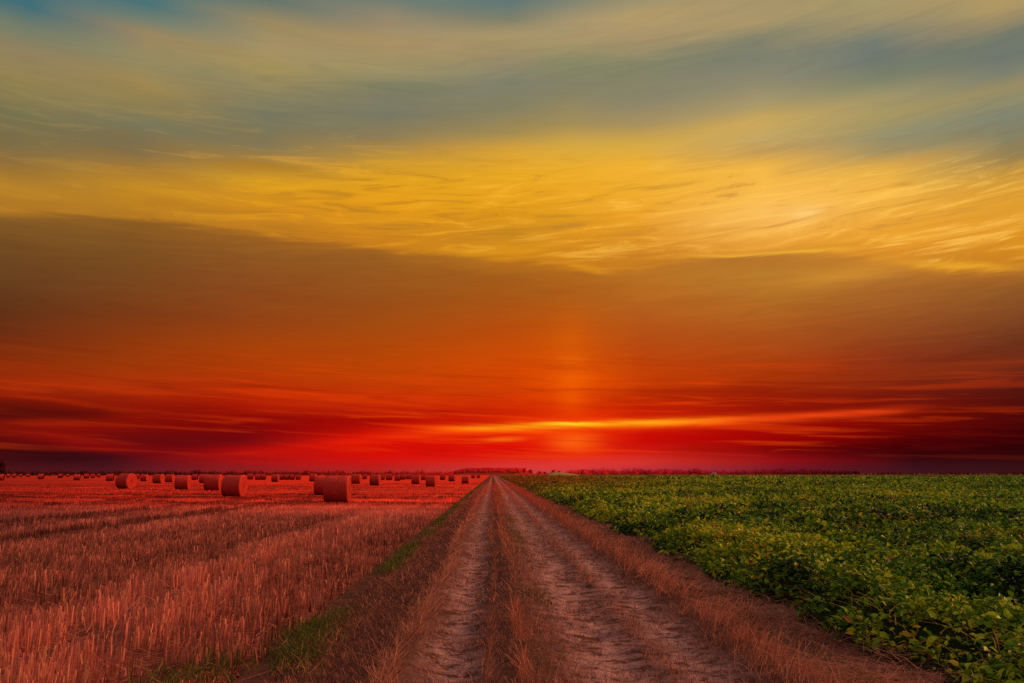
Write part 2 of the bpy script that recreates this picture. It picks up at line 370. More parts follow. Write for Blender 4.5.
N.surface(c, .95, N.bump(hh, 1.0, .06))
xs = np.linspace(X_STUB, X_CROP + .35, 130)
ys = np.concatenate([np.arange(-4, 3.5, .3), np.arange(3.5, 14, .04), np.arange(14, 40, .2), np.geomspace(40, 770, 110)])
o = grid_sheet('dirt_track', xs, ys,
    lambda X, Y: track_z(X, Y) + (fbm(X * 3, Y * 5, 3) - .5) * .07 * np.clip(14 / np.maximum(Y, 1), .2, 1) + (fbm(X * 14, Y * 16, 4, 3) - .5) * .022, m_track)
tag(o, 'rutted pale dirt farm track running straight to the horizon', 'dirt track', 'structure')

# ------------------------------------------------------------------ straw and grass materials
def blade_mat(name, lo, hi, tipc=None, far=None, trans=.15, green=None):
    m, N = material(name); t = N.attr('tint'); a = N.attr('along'); P = N.pos()
    c = N.mix(t, lo, hi)
    if green: c = N.mix(N.rng(t, .80, .86), c, green)
    if tipc: c = N.mix(N.m('MULTIPLY', a, .7), c, N.mix(1.0, c, tipc, 'MULTIPLY'))
    if far: c = N.mix(N.rng(N.xyz(P)[1], 10, 60), c, N.mix(t, far[0], far[1]))
    N.surface(c, .7, None, .15, trans)
    return m
m_straw, N = material('stubble_straw')
P = N.pos(); c = straw_colour(N, P); t = N.attr('tint'); a = N.attr('along')
tan = N.rng(N.m('FRACT', N.m('MULTIPLY', t, 41.0)), .55, 1.0, 0, .55)
c = N.mix(N.m('MULTIPLY', tan, N.rng(N.xyz(P)[1], 32, 12)), c, (.42, .22, .10))
c = N.mix(1.0, c, N.mix(t, (.16, .13, .13), (1.7, 1.8, 1.8)), 'MULTIPLY')
c = N.mix(N.m('MULTIPLY', a, .6), c, N.mix(1.0, c, (1.15, 1.3, 1.3), 'MULTIPLY'))
N.surface(c, .6, None, .2, .12)
m_dry = blade_mat('dry_grass', (.14, .042, .026), (.80, .31, .19), (1.1, 1.15, 1.15), ((.50, .09, .05), (.75, .14, .08)))
m_green = blade_mat('green_grass', (.030, .048, .010), (.18, .19, .026), None, ((.10, .09, .012), (.16, .12, .02)), .25)
m_litter = blade_mat('straw_litter', (.12, .040, .030), (.46, .18, .13), None, ((.42, .09, .06), (.62, .13, .08)), .05)

U = lambda n, a=0.0, b=1.0: RNG.uniform(a, b, n)
TAU = math.tau

# stubble: cut stalks standing in drill rows
hp = Heap()
def stubble(y0, y1, density, wscale, hs=1.0):
    x, y = fan(y0, y1, -1, 1.95, .72, density)
    row = .14
    x = np.where(U(len(x)) < .8, np.round(x / row) * row + RNG.normal(0, .018, len(x)), x)
    y = y + RNG.normal(0, .02, len(x))
    cl = fbm(x * 3.2, y * 3.2, 21, 3); tl = .35 * fbm(x * .5, y * .22, 22, 3) + .65 * fbm(x * 1.5, y * .05, 26, 3)
    edge = (X_STUB - x)                                   # ragged border to the track
    keep = (U(len(x)) < np.clip((cl - .38) * 6, .05, 1)) & (edge > (fbm(y * 1.1, y * 0, 23) - .5) * .8)
    tram = np.min([np.abs(x + 3.9 + (fbm(y * .2, y * 0, 4) - .5) * .4) + .25] + [np.abs(x + q + (fbm(y * .1, y * 0, 6) - .5) * .5) for q in (14.8, 11.1, 21.5, 29.0)], axis=0)
    keep &= ~((tram < .45) & (U(len(x)) < .7))
    x, y, cl, tl, tram = x[keep], y[keep], cl[keep], tl[keep], tram[keep]; n = len(x)
    bandn = fbm(x * .02 + 3, (y + .05 * x) * .28, 25, 3); kk = (U(len(x)) > np.clip((.46 - bandn) * 9, 0, .9) * np.clip((y - 24) / 14, 0, 1))
    x, y, cl, tl, tram = x[kk], y[kk], cl[kk], tl[kk], tram[kk]; n = len(x)
    h = hs * .88 * (.09 + .12 * U(n) + .28 * (tl - .48)) * np.where(tram < .3, .55, 1); h = np.clip(h, .03, .3)
    w = (.0055 + .0045 * U(n)) * wscale
    ang = U(n, 0, TAU); lean = np.abs(RNG.normal(0, .16, n)); brk = U(n) < .06
    lean = np.where(brk, U(n, .8, 1.8), lean); h = np.where(brk, h * .7, h)
    sw = ((y + .72 * x + (fbm(x * .1, y * .1, 27) - .5) * 3) / 6.5) % 1
    ft = np.clip((y - 30) / 15, 0, .75)
    dk = np.where((np.abs(sw - .5) < .085) & (y > 38), .12, 1) * np.where((tram < .75) & (x < -9), .22, 1)
    hp.add(*blades(x, y, np.full(n, -.03), h + .03, w, ang, lean, np.zeros(n), U(n, -.7, .7), dk * np.clip((1 - ft) * .6 * U(n) ** 1.3 + ft * .34 + (1 - ft) * .9 * (cl - .30) + 1.1 * (tl - .5) + (bandn[kk] - .52) * 2.2 * np.clip((y - 22) / 20, 0, 1), 0, 1), 1, .8))
stubble(3.2, 9, 560, 1.25); stubble(9, 18, 400, 1.5); stubble(18, 34, 230, 2.0); stubble(34, 60, 95, 2.6, .55); stubble(60, 120, 22, 4.0, .4)
def lying(hp, x, y, z, n, lmin, lmax, w, tint):
    ang = U(n, 0, TAU); L = U(n, lmin, lmax)
    # a strip lying nearly flat: tiny height, big lean
    hgt = np.full(n, .02) + .03 * U(n)
    hp.add(*blades(x, y, z, hgt, w, ang, L / hgt, U(n, -.1, .3) * 0, ang + TAU / 4, tint, 1, .8))
x, y = fan(3.2, 16, -1, 1.9, .72, 60); n = len(x)
lying(hp, x, y, np.full(n, 0.0), n, .08, .3, .006 + .004 * U(n), U(n, .3, 1))
o = hp.build('stubble', m_straw)
tag(o, 'short cut straw stalks standing in rows across the harvested field', 'stubble', 'stuff')

# dry grass along the track: left strip, middle ridge, thin line in the right rut, tall right verge
hp = Heap()
def strip(xc, hw, y0, y1, density, hmin, hmax, wscale, ang0, lean, bend, seed, patch=.45, tmin=0.1):
    x, y = scatter(xc - hw * 1.6, xc + hw * 1.6, y0, y1, density)
    wob = (fbm(y * .35, y * 0 + 3, 5, 3) - .5) * .25 * np.clip(y / 12, .3, 1) + (fbm(y * .9, y * 0, seed + 3) - .5) * hw * .7
    d = np.abs(x - xc - wob) / hw
    p = fbm(x * 2.2, y * 1.3, seed, 3); cl = fbm(x * 9, y * 9, seed + 9, 2)
    keep = (U(len(x)) < np.exp(-d ** 2 * 1.6) * np.clip((p - patch + .18) * 5, 0, 1) * np.clip((cl - .3) * 3, .1, 1))
    x, y, d, p = x[keep], y[keep], d[keep], p[keep]; n = len(x)
    h = (hmin + (hmax - hmin) * U(n) ** 1.4) * (1.1 - .4 * np.clip(d, 0, 1.5))
    hp.add(*blades(x, y, ground_z(x, y) - .02, h + .02, (.0035 + .0035 * U(n)) * wscale, ang0 + RNG.normal(0, 1.0, n),
                   np.abs(RNG.normal(lean, .25, n)), U(n, 0, bend), U(n, -.9, .9), np.clip(U(n, tmin, .79), 0, .79), 2, .25))
for (y0, y1, k, ws) in ((3.0, 9, 1.0, 1.0), (9, 20, .55, 1.7), (20, 45, .25, 3.2), (45, 120, .07, 7.0)):
    strip(-.82, .13, y0, y1, 2000 * k, .06, .19, ws, .9, .65, .8, 31, .42)
    strip(.24, .060, y0, y1, 2600 * k, .08, .22, ws, -1.5, .25, .5, 32, .46)
    strip(.38, .26, y0, y1, 420 * k, .05, .20, ws, -1.0, .3, .6, 36, .46)
    strip(-.03, .05, y0, y1, 1700 * k, .06, .17, ws, -1.0, .3, .6, 37, .46)
    strip(1.40, .10, y0, y1, 900 * k, .04, .12, ws, 0, .3, .5, 33, .48)
    strip(2.25, .22, y0, y1, 1500 * k, .08, .34, ws, -.7, .45, .7, 34, .46)
    strip(2.70, .30, y0, y1, 420 * k, .08, .26, ws, -.5, .7, .8, 35, .46)
    strip(-1.55, .25, y0, y1, 320 * k, .04, .14, ws, 0, .6, .6, 38, .50)
o = hp.build('dry_grass', m_dry)
tag(o, 'dry tan grass growing in strips along the ruts of the track', 'grass', 'stuff')

# green grass patches between stubble and track and a little on the middle ridge
hp = Heap()
def green(xc, hw, y0, y1, density, hmin, hmax, ws, seed, patch):
    x, y = scatter(xc - hw * 1.6, xc + hw * 1.6, y0, y1, density)
    d = np.abs(x - xc - (fbm(y * .5, y * 0, seed + 3) - .5) * hw * 1.2) / hw; p = fbm(x * 1.2, y * .8, seed, 3)
    keep = U(len(x)) < np.exp(-d ** 2 * 1.5) * np.clip((p - patch) * 7, 0, 1)
    x, y = x[keep], y[keep]; n = len(x)
    h = hmin + (hmax - hmin) * U(n)
    hp.add(*blades(x, y, ground_z(x, y) - .02, h + .02, (.006 + .006 * U(n)) * ws, U(n, 0, TAU), np.abs(RNG.normal(.5, .3, n)), U(n, 0, .9), U(n, -1.2, 1.2), U(n) ** 1.4, 2, .2))
for (y0, y1, k, ws) in ((3.0, 9, 1.0, 1.0), (9, 20, .55, 1.5), (20, 45, .25, 2.6), (45, 120, .07, 5.0)):
    green(-1.68, .26 if y0 < 9 else .14, y0, y1, (2200 if y0 < 9 else 3200) * k, .03, .14, ws, 41, .40 if y0 < 9 else .38)
    green(-2.35, .30, y0, min(y1, 20), 900 * k, .06, .16, ws, 44, .52) if y0 < 9 else None
    green(.55, .22, y0, y1, 1100 * k, .03, .08, ws, 42, .50)
    green(2.95, .30, y0, y1, 500 * k, .04, .12, ws, 43, .55)
o = hp.build('green_grass', m_green)
tag(o, 'low green grass tufts between the stubble and the dirt track', 'grass', 'stuff')

# mown thatch beside the crop and dead bits lying on the track
hp = Heap()
for (y0, y1, dn, ws) in ((3.0, 9, 900, 1.0), (9, 20, 420, 1.7), (20, 45, 150, 3.2), (45, 110, 30, 7)):
    x, y = scatter(2.45, 3.95, y0, y1, dn); k = fbm(x * 2, y * 2, 51, 3); kk = U(len(x)) < np.clip((k - .3) * 4, .1, 1); x, y = x[kk], y[kk]; n = len(x)
    lying(hp, x, y, ground_z(x, y) + .01 + .10 * U(n) ** 2 * (fbm(x * 1.5, y * 1.5, 52) > .5), n, .08, .34, (.004 + .003 * U(n)) * ws, U(n) ** 1.2)
    x, y = scatter(-1.7, -.7, y0, y1, dn * 1.6); n = len(x)
    lying(hp, x, y, ground_z(x, y) + .012, n, .015, .08, (.0022 + .0025 * U(n)) * ws, U(n) ** 3)
    x, y = scatter(-.6, 2.3, y0, y1, dn * .9); kk = fbm(x * 2.5, y * 1.5, 55, 3) > .42; x, y = x[kk], y[kk]; n = len(x)
    lying(hp, x, y, ground_z(x, y) + .010, n, .012, .055, (.0022 + .0025 * U(n)) * ws, U(n) ** 1.2)
o = hp.build('straw_litter', m_litter)
tag(o, 'mown dead straw lying beside the green crop and over the track', 'straw litter', 'stuff')

# ------------------------------------------------------------------ leafy crop
def canopy(x, y):
    e = x - X_CROP - (fbm(y * .8, y * 0, 61, 3) - .5) * 1.3
    rise = np.clip(e / .85, 0, 1) ** .7
    m = fbm(x * 1.5, y * 1.5, 62, 3); l = fbm(x * .35, y * .35, 63, 2); rows = .5 + .5 * np.cos((x - 3.9) * TAU / .75)
    return rise * (.27 + .42 * (m - .25) + .16 * (l - .5) + .06 * rows)

m_hull, N = material('crop_understorey')
P = N.pos(); x, y, z = N.xyz(P)
n1 = N.noise(P, 6, 5, .7); n2 = N.noise(P, .25, 3, .6)
c_near = N.mix(n1, (.003, .006, .002), (.018, .034, .006))  # near black: the shade between the leaves is put into this colour
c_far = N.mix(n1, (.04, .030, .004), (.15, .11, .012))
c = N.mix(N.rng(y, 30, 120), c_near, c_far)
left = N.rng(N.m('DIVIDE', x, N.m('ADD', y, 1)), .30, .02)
c = N.mix(N.m('MULTIPLY', left, N.rng(y, 25, 110)), c, N.mix(n1, (.16, .045, .008), (.36, .13, .02)))  # red-brown haze painted into the far crop near the track
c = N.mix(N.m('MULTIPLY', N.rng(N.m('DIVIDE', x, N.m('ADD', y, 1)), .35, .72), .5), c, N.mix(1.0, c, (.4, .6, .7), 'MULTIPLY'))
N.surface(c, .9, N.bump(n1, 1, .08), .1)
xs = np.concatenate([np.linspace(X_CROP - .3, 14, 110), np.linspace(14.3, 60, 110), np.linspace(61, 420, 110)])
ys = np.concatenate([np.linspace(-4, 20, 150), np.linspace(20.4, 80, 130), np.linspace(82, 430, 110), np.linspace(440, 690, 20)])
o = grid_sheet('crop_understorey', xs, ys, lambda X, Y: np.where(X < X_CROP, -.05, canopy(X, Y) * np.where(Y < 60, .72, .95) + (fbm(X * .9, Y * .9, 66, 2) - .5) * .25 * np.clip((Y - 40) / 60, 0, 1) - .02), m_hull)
tag(o, 'dark undergrowth beneath the leaves of the green crop', 'crop', 'stuff')

m_leaf, N = material('crop_leaf')
t = N.attr('tint'); P = N.pos(); x, y, z = N.xyz(P)
c = N.ramp(t, [(0, (.012, .032, .009)), (.22, (.042, .125, .013)), (.5, (.16, .30, .014)), (.80, (.50, .56, .024)), (.92, (.50, .34, .02)), (1, (.36, .09, .04))])
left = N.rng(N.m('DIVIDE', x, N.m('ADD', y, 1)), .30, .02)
c = N.mix(N.m('MULTIPLY', left, N.rng(y, 22, 110)), c, N.mix(t, (.13, .040, .006), (.40, .15, .02)))  # same painted haze tint on the far leaves near the track
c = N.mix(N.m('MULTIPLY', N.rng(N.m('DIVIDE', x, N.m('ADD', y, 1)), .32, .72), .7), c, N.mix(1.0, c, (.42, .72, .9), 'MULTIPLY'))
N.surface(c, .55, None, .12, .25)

def leaves(x, y, size, seed):
    n = len(x); H = canopy(x, y); ok = H > .06; ok &= (U(n) < np.clip((fbm(x * 3.0, y * 3.0, seed + 11, 2) - .34) * 7, .15, 1)); x, y, H, size = x[ok], y[ok], H[ok], size[ok]; n = len(x)
    z = H * (1.06 - .55 * U(n) ** 2.0) + RNG.normal(0, .02, n)
    z = np.maximum(z, .03)
    # outline of a leaf folded along its midrib and drooping at the tip
    P = np.array([(0, 0, 0), (.34, .30, .10), (.34, -.30, .10), (.72, .21, .07), (.72, -.21, .07), (1.05, 0, -.16), (.36, 0, 0), (.74, 0, -.04)])
    F = np.array([(0, 6, 1, 1), (0, 2, 6, 6)])
    yaw = U(n, 0, TAU); pitch = RNG.normal(.05, .55, n); roll = RNG.normal(0, .55, n)
    cy, sy, cp, sp, cr, sr = np.cos(yaw), np.sin(yaw), np.cos(pitch), np.sin(pitch), np.cos(roll), np.sin(roll)
    V = np.zeros((n, 8, 3))
    for i, p in enumerate(P):
        px, py, pz = p[0] * size, p[1] * size, p[2] * size
        py, pz = py * cr - pz * sr, py * sr + pz * cr
        px, pz = px * cp - pz * sp, px * sp + pz * cp
        V[:, i, 0] = x + px * cy - py * sy; V[:, i, 1] = y + px * sy + py * cy; V[:, i, 2] = np.maximum(z + pz, .01)
    f = np.array([(0, 2, 6), (0, 6, 1), (6, 2, 4), (6, 4, 7), (6, 7, 3), (6, 3, 1), (7, 4, 5), (7, 5, 3)])
    Fa = (np.arange(n) * 8)[:, None, None] + f[None]
    g = fbm(x * .9, y * .9, seed, 3); g2 = fbm(x * .22, y * .16, seed + 4, 3); sick = fbm(x * 1.7, y * 1.7, seed + 7, 2)
    tint = .06 + .62 * U(n) ** 1.5 + .8 * (g - .5) + .8 * (g2 - .5) + .10
    tint = np.where((sick > .70) & (U(n) < .4), U(n, .75, 1), tint)
    tint = np.minimum(tint, np.where(sick > .70, 1, .84)); tint = np.where(U(n) < .008, U(n, .85, 1), tint)
    return V.reshape(-1, 3), Fa.reshape(-1, 3), np.repeat(np.clip(tint, 0, 1), 8)
LV, LF, LT, off = [], [], [], 0
for (y0, y1, dn, s0, s1) in ((3.0, 9, 1800, .035, .10), (9, 17, 1050, .048, .12), (17, 34, 280, .08, .18), (34, 70, 62, .12, .24), (70, 140, 14, .22, .42), (140, 300, 2.2, .45, .8)):
    x, y = fan(y0, y1, 1, X_CROP - .1, .76, dn)
    V, Fc, T = leaves(x, y, U(len(x), s0, s1), 71)
    LV.append(V); LF.append(Fc + off); LT.append(T); off += len(V)
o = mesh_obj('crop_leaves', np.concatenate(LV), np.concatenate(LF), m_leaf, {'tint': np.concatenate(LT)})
tag(o, 'dense low leafy green crop with yellowing leaves right of the track', 'crop', 'stuff')

# wilted yellow stems arching out of the crop
m_stem = blade_mat('crop_stem', (.26, .24, .03), (.60, .46, .06), None, None, .1, (.34, .10, .04))
hp = Heap()
for (y0, y1, dn, ws) in ((3.0, 9, 60, 1), (9, 18, 46, 1.3), (18, 36, 12, 2.2)):
    x, y = fan(y0, y1, 1, X_CROP + .1, .76, dn); kk = fbm(x * .9, y * .9, 81, 2) > .45; x, y = x[kk], y[kk]; n = len(x)
    hp.add(*blades(x, y, canopy(x, y) * .85, U(n, .10, .24), (.006 + .005 * U(n)) * ws, U(n, 0, TAU), U(n, .2, .8), U(n, .5, 2.0), U(n, -1, 1), U(n), 5, .5))
o = hp.build('crop_stems', m_stem)
tag(o, 'thin yellow wilted stems arching over the green crop', 'crop stems', 'stuff')

# ------------------------------------------------------------------ straw bales
m_bale, N = material('bale_straw')
P = N.new('ShaderNodeTexCoord').outputs['Object']; x, y, z = N.xyz(P)
wind = N.noise(N.vec(N.m('MULTIPLY', x, 26), N.m('MULTIPLY', y, 2.2), N.m('MULTIPLY', z, 2.2)), 1, 4, .7)
n = N.noise(P, 3, 4, .6)
c = N.mix(wind, (.24, .017, .014), (.82, .066, .048)); c = N.mix(N.m('MULTIPLY', n, .5), c, (.20, .020, .020)); c = N.mix(N.rng(z, 1.05, .02, smooth=False), c, N.mix(1.0, c, (.16, .14, .14), 'MULTIPLY')); c = N.mix(N.rng(z, 1.0, 1.5), c, N.mix(1.0, c, (1.25, 1.3, 1.4), 'MULTIPLY'))  # painted shading: straw darkened towards the base, top lightened
c = N.mix(N.m('MULTIPLY', N.rng(N.attr('along'), .8, .9), .6), c, (.58, .08, .04))
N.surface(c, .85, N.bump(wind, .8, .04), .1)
m_end, N = material('bale_end_straw')
P = N.new('ShaderNodeTexCoord').outputs['Object']; x, y, z = N.xyz(P)
rr = N.m('SQRT', N.m('MULTIPLY_ADD', y, y, N.m('MULTIPLY', N.m('SUBTRACT', z, .72), N.m('SUBTRACT', z, .72))))
an = N.m('ARCTAN2', N.m('SUBTRACT', z, .72), y)
ring = N.m('SINE', N.m('MULTIPLY_ADD', rr, 62, N.m('MULTIPLY_ADD', N.noise(P, 5, 3, .6), 7, an)))
n = N.noise(P, 18, 4, .7)
f = N.m('MULTIPLY_ADD', ring, .22, n)
N.surface(N.mix(f, (.13, .010, .008), (.56, .042, .022)), .9, N.bump(f, .9, .05), .1)

BR, BL = .75, 1.30
def bale_meshes():
    """wrapped cylinder lying on its side, a little flat where it sits; axis along local X"""
    ns, nl = 48, 14
    prof = [(-.5, BR - .05), (-.485, BR - .015)] + [(-.46 + .92 * i / nl, BR) for i in range(nl + 1)] + [(.485, BR - .015), (.5, BR - .05)]
    V = []; 
    for (u, r) in prof:
        for k in range(ns):
            th = TAU * k / ns
            rr = r + .012 * math.sin(u * 60) * .5 + random.gauss(0, .006) + .012 * math.sin(3 * th + u * 5)
            y, z = rr * math.cos(th) * 1.02, rr * math.sin(th)
            z = max(z + BR - .03, 0.0) if z < -.5 else z + BR - .03
            V.append((u * BL, y, z))
    F = []
    for i in range(len(prof) - 1):
        for k in range(ns):
            a, b = i * ns + k, i * ns + (k + 1) % ns
            F.append((a, b, b + ns, a + ns))
    along = [0.0] * len(V)
    # loose straws combed out of the wrap
    for _ in range(900):
        th = random.uniform(0, TAU); u = random.uniform(-.5, .5) * BL; r = BR + .0
        c = Vector((u, r * math.cos(th), r * math.sin(th) + BR - .03))
        if c.z < .05: continue
        tdir = Vector((random.gauss(0, .6), -math.sin(th), math.cos(th))).normalized() * random.choice((-1, 1))
        out = Vector((0, math.cos(th), math.sin(th)))
        e = c + tdir * random.uniform(.06, .2) + out * random.uniform(.005, .05)
        s = tdir.cross(out) * .006; b = len(V)
        V += [c + s, c - s, e - s * .4, e + s * .4]; F.append((b, b + 1, b + 2, b + 3)); along += [1.0] * 4
    side = (V, F, along)
    ends = []
    for sgn in (-1, 1):
        V2 = []; F2 = []; rings = 9
        for i in range(rings + 1):
            r = (BR - .052) * i / rings
            for k in range(ns):
                th = TAU * k / ns; z = r * math.sin(th); z = max(z + BR - .03, .0) if z < -.5 else z + BR - .03
                V2.append((sgn * (BL * .5 - .004 + .015 * (1 - i / rings) + random.gauss(0, .01) * (i < rings)), r * math.cos(th) * 1.02, z))
        for i in range(rings):
            for k in range(ns):
                a, b = i * ns + k, i * ns + (k + 1) % ns
                F2.append((a, b, b + ns, a + ns) if sgn > 0 else (a + ns, b + ns, b, a))
        for _ in range(140):
            th = random.uniform(0, TAU); r = BR * math.sqrt(random.random()) * .93
            c = Vector((sgn * BL * .5, r * math.cos(th), r * math.sin(th) + BR - .03))
            if c.z < .06: continue
            dr = Vector((sgn * random.uniform(.1, .5), random.gauss(0, 1), random.gauss(0, 1))).normalized()
            e = c + dr * random.uniform(.05, .14); s = dr.cross(Vector((1, .3, .2))).normalized() * .006; b = len(V2)
            V2 += [c + s, c - s, e - s * .4, e + s * .4]; F2.append((b, b + 1, b + 2, b + 3))
        ends.append((V2, F2))
    return side, ends
_side, _ends = bale_meshes()
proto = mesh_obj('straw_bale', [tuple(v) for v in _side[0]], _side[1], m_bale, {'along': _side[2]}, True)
for V2, F2 in _ends: mesh_obj('end_face', [tuple(v) for v in V2], F2, m_end, None, False, proto)

# px, base row, turn (deg, + shows more of the right end), size, label
BALES = [
 (0,480.5,14,1.0,'straw bale cut off by the edge of the picture below the dark tree'),
 (8,477.4,10,1.0,'far small bale touching its twin, beside the bale under the dark tree'),
 (14,477.5,14,1.0,'far small bale, second of the touching pair near the dark tree'),
 (20.5,476.7,10,.9,'tiny far bale just beyond the touching pair near the dark tree'),
 (28,476.9,12,.95,'tiny lone far bale in the gap between the touching pair and a rounder bale'),
 (40.5,479.2,16,1.0,'widest of the small bales between the dark tree and the small shaded bale'),
 (60,478.0,18,1.0,'small far bale with bright right end, before the shaded dark bale'),
 (67.5,477.0,12,.9,'speck-like far bale close behind the shaded dark bale on its left'),
 (76.5,480.1,8,1.0,'small shaded dark bale standing ahead of a far row'),
 (86,478.5,12,1.0,'small far bale just right of the small shaded dark bale'),
 (92.5,477.9,12,.95,'tiny dark-based far bale, two right of the small shaded dark bale'),
 (98.5,477.2,12,.95,'tiny faint far bale between the dark-based one and a larger turned bale'),
 (109.5,480.9,12,1.0,'small dark-fronted bale just left of the large bale turned toward us'),
 (125,488.6,38,1.05,'large bale turned with its round end facing us, leftmost of the big ones'),
 (136,479.2,16,1.0,'small bale half hidden behind the large bale turned toward us'),
 (144,481.1,18,1.0,'small bale with red end, right of the large bale turned toward us'),
 (158,483.3,26,1.0,'mid-sized bale with bright red end, between two smaller bales'),
 (169.5,482.1,20,1.0,'small bale close beside the dark-fronted square-looking bale'),
 (182,489.5,12,1.0,'dark-fronted square-looking bale with thin red right end'),
 (194.5,479.8,16,1.0,'small far bale in the gap right of the dark-fronted square-looking bale'),
 (203.5,482.9,14,1.0,'small bale partly behind the left one of two big neighbouring bales'),
 (212.5,490.7,16,1.0,'big bale tucked behind the left side of a bigger one'),
 (233.5,497.0,22,1.06,'very big bale with red end and twine lines, second nearest of all'),
 (250,479.4,14,1.0,'small far bale just right of the second nearest bale'),
 (257.5,479.7,12,1.0,'far bale with dark base, middle of three right of the second nearest bale'),
 (263,479.6,12,.95,'far bale touching the dark-based one, last of three'),
 (275,481.8,12,1.0,'small dark-based bale alone midway between the two nearest bales'),
 (281,479.7,12,.9,'tiny far bale right after the lone dark-based bale'),
 (286.5,479.7,12,.95,'far bale, left half of a touching pair between the two nearest bales'),
 (292,479.7,12,.95,'far bale, right half of a touching pair between the two nearest bales'),
 (298,479.7,12,.9,'tiny far bale right of the touching pair, nearer the nearest bale'),
 (313,481.4,14,1.0,'small bale with dark base just left of the nearest bale'),
 (322.8,494.8,10,1.0,'big bale mostly hidden behind the nearest bale'),
 (336.8,502.8,9,1.0,'nearest and largest bale, standing where the stubble turns red'),
 (356,484.0,10,1.0,'bale right after the nearest bale, with dark shadow at its base'),
 (364.5,479.2,12,.9,'tiny far bale between the two bales right of the nearest one'),
 (375,485.4,12,1.0,'second good-sized bale right of the nearest bale'),
 (382,479.8,12,.9,'tiny bale directly behind the second good-sized bale past the nearest'),
 (389,480.0,12,1.0,'small far bale left of a slim dark one'),
 (397.3,480.7,10,.92,'slim dark far bale reaching up to the hedge line'),
 (402.8,479.6,12,.9,'tiny far bale just right of the slim dark bale'),
 (408.5,479.2,12,.9,'tiniest faint bale left of two clear bales near the track'),
 (416,484.0,12,.95,'clear bale left of the lowest-standing bale near the track'),
 (422.7,480.0,12,.9,'tiny bale between two clear bales near the track'),
 (431,486.7,12,.9,'lowest-standing bale near the track, dark along its base'),
 (442.5,479.8,14,.9,'small bale, first behind the lowest-standing bale toward the track'),
 (452,481.3,14,.9,'small dark-based bale, below the low wooded hill'),
 (465.5,483.6,10,.85,'last clear bale beside the track, below the wooded hill'),
 (473,478.2,10,.8,'tiny bale close to the far end of the track'),
 (478.3,478.0,10,.8,'tiniest bale nearest the far end of the track'),
]
def copy_thing(o, with_parts):
    c = o.copy(); COL.objects.link(c)
    if with_parts:
        for ch in o.children:
            d = ch.copy(); COL.objects.link(d); d.parent = c
    return c
placed = False
order = sorted(range(len(BALES)), key=lambda i: -BALES[i][1])
for i in order:
    px, py, turn, sz, label = BALES[i]
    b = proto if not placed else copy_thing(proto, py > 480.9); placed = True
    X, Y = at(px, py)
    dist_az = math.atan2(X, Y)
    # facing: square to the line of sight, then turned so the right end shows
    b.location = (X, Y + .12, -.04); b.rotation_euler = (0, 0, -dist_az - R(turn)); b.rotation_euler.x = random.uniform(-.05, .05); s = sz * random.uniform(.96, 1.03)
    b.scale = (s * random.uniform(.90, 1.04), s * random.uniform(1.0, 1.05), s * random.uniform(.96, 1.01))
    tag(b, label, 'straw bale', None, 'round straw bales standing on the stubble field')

# ------------------------------------------------------------------ far trees, hill and farm
def leaf_cloud(cx, cy, cz, rx, ry, rz, n, size):
    """leaf clumps through an ellipsoid with lumpy outline; returns verts, tris"""
    d = RNG.normal(size=(n, 3)); d /= np.linalg.norm(d, axis=1)[:, None]
    r = U(n) ** .45; lump = .7 + .5 * fbm(d[:, 0] * 2.3 + cx, d[:, 2] * 2.3 + d[:, 1], 91, 2)
    c = np.stack([cx + d[:, 0] * r * rx * lump, cy + d[:, 1] * r * ry * lump, cz + d[:, 2] * r * rz * lump], 1)
    a = RNG.normal(size=(n, 3)); a /= np.linalg.norm(a, axis=1)[:, None]; b = np.cross(a, RNG.normal(size=(n, 3))); b /= np.linalg.norm(b, axis=1)[:, None]
    s = (size * U(n, .6, 1.3))[:, None]
    V = np.stack([c + a * s, c - a * s * .5 + b * s * .8, c - a * s * .5 - b * s * .8], 1).reshape(-1, 3)
    return V, np.arange(n * 3).reshape(-1, 3)
class Tris:
    def __init__(s): s.v = []; s.f = []; s.n = 0
    def add(s, V, F): s.v.append(V); s.f.append(F + s.n); s.n += len(V)
    def build(s, name, mat, parent=None): return mesh_obj(name, np.concatenate(s.v), np.concatenate(s.f), mat, None, False, parent)

def tree_mat(name):
    m, N = material(name); P = N.pos(); x, y, z = N.xyz(P); n = N.noise(P, .25, 3, .6)
    q = N.m('DIVIDE', x, y)  # direction from the camera picks the horizon haze tint painted into the foliage
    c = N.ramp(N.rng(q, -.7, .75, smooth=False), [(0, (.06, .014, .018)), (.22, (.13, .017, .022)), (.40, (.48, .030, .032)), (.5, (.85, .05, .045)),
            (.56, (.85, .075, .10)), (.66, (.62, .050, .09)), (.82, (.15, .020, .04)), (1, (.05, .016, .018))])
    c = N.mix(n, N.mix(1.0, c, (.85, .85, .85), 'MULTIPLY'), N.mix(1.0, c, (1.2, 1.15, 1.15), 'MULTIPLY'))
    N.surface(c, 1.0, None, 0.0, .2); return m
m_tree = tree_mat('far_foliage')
m_bark, N = material('far_bark'); N.surface(N.mix(N.noise(N.pos(), 3), (.05, .015, .012), (.10, .03, .02)))

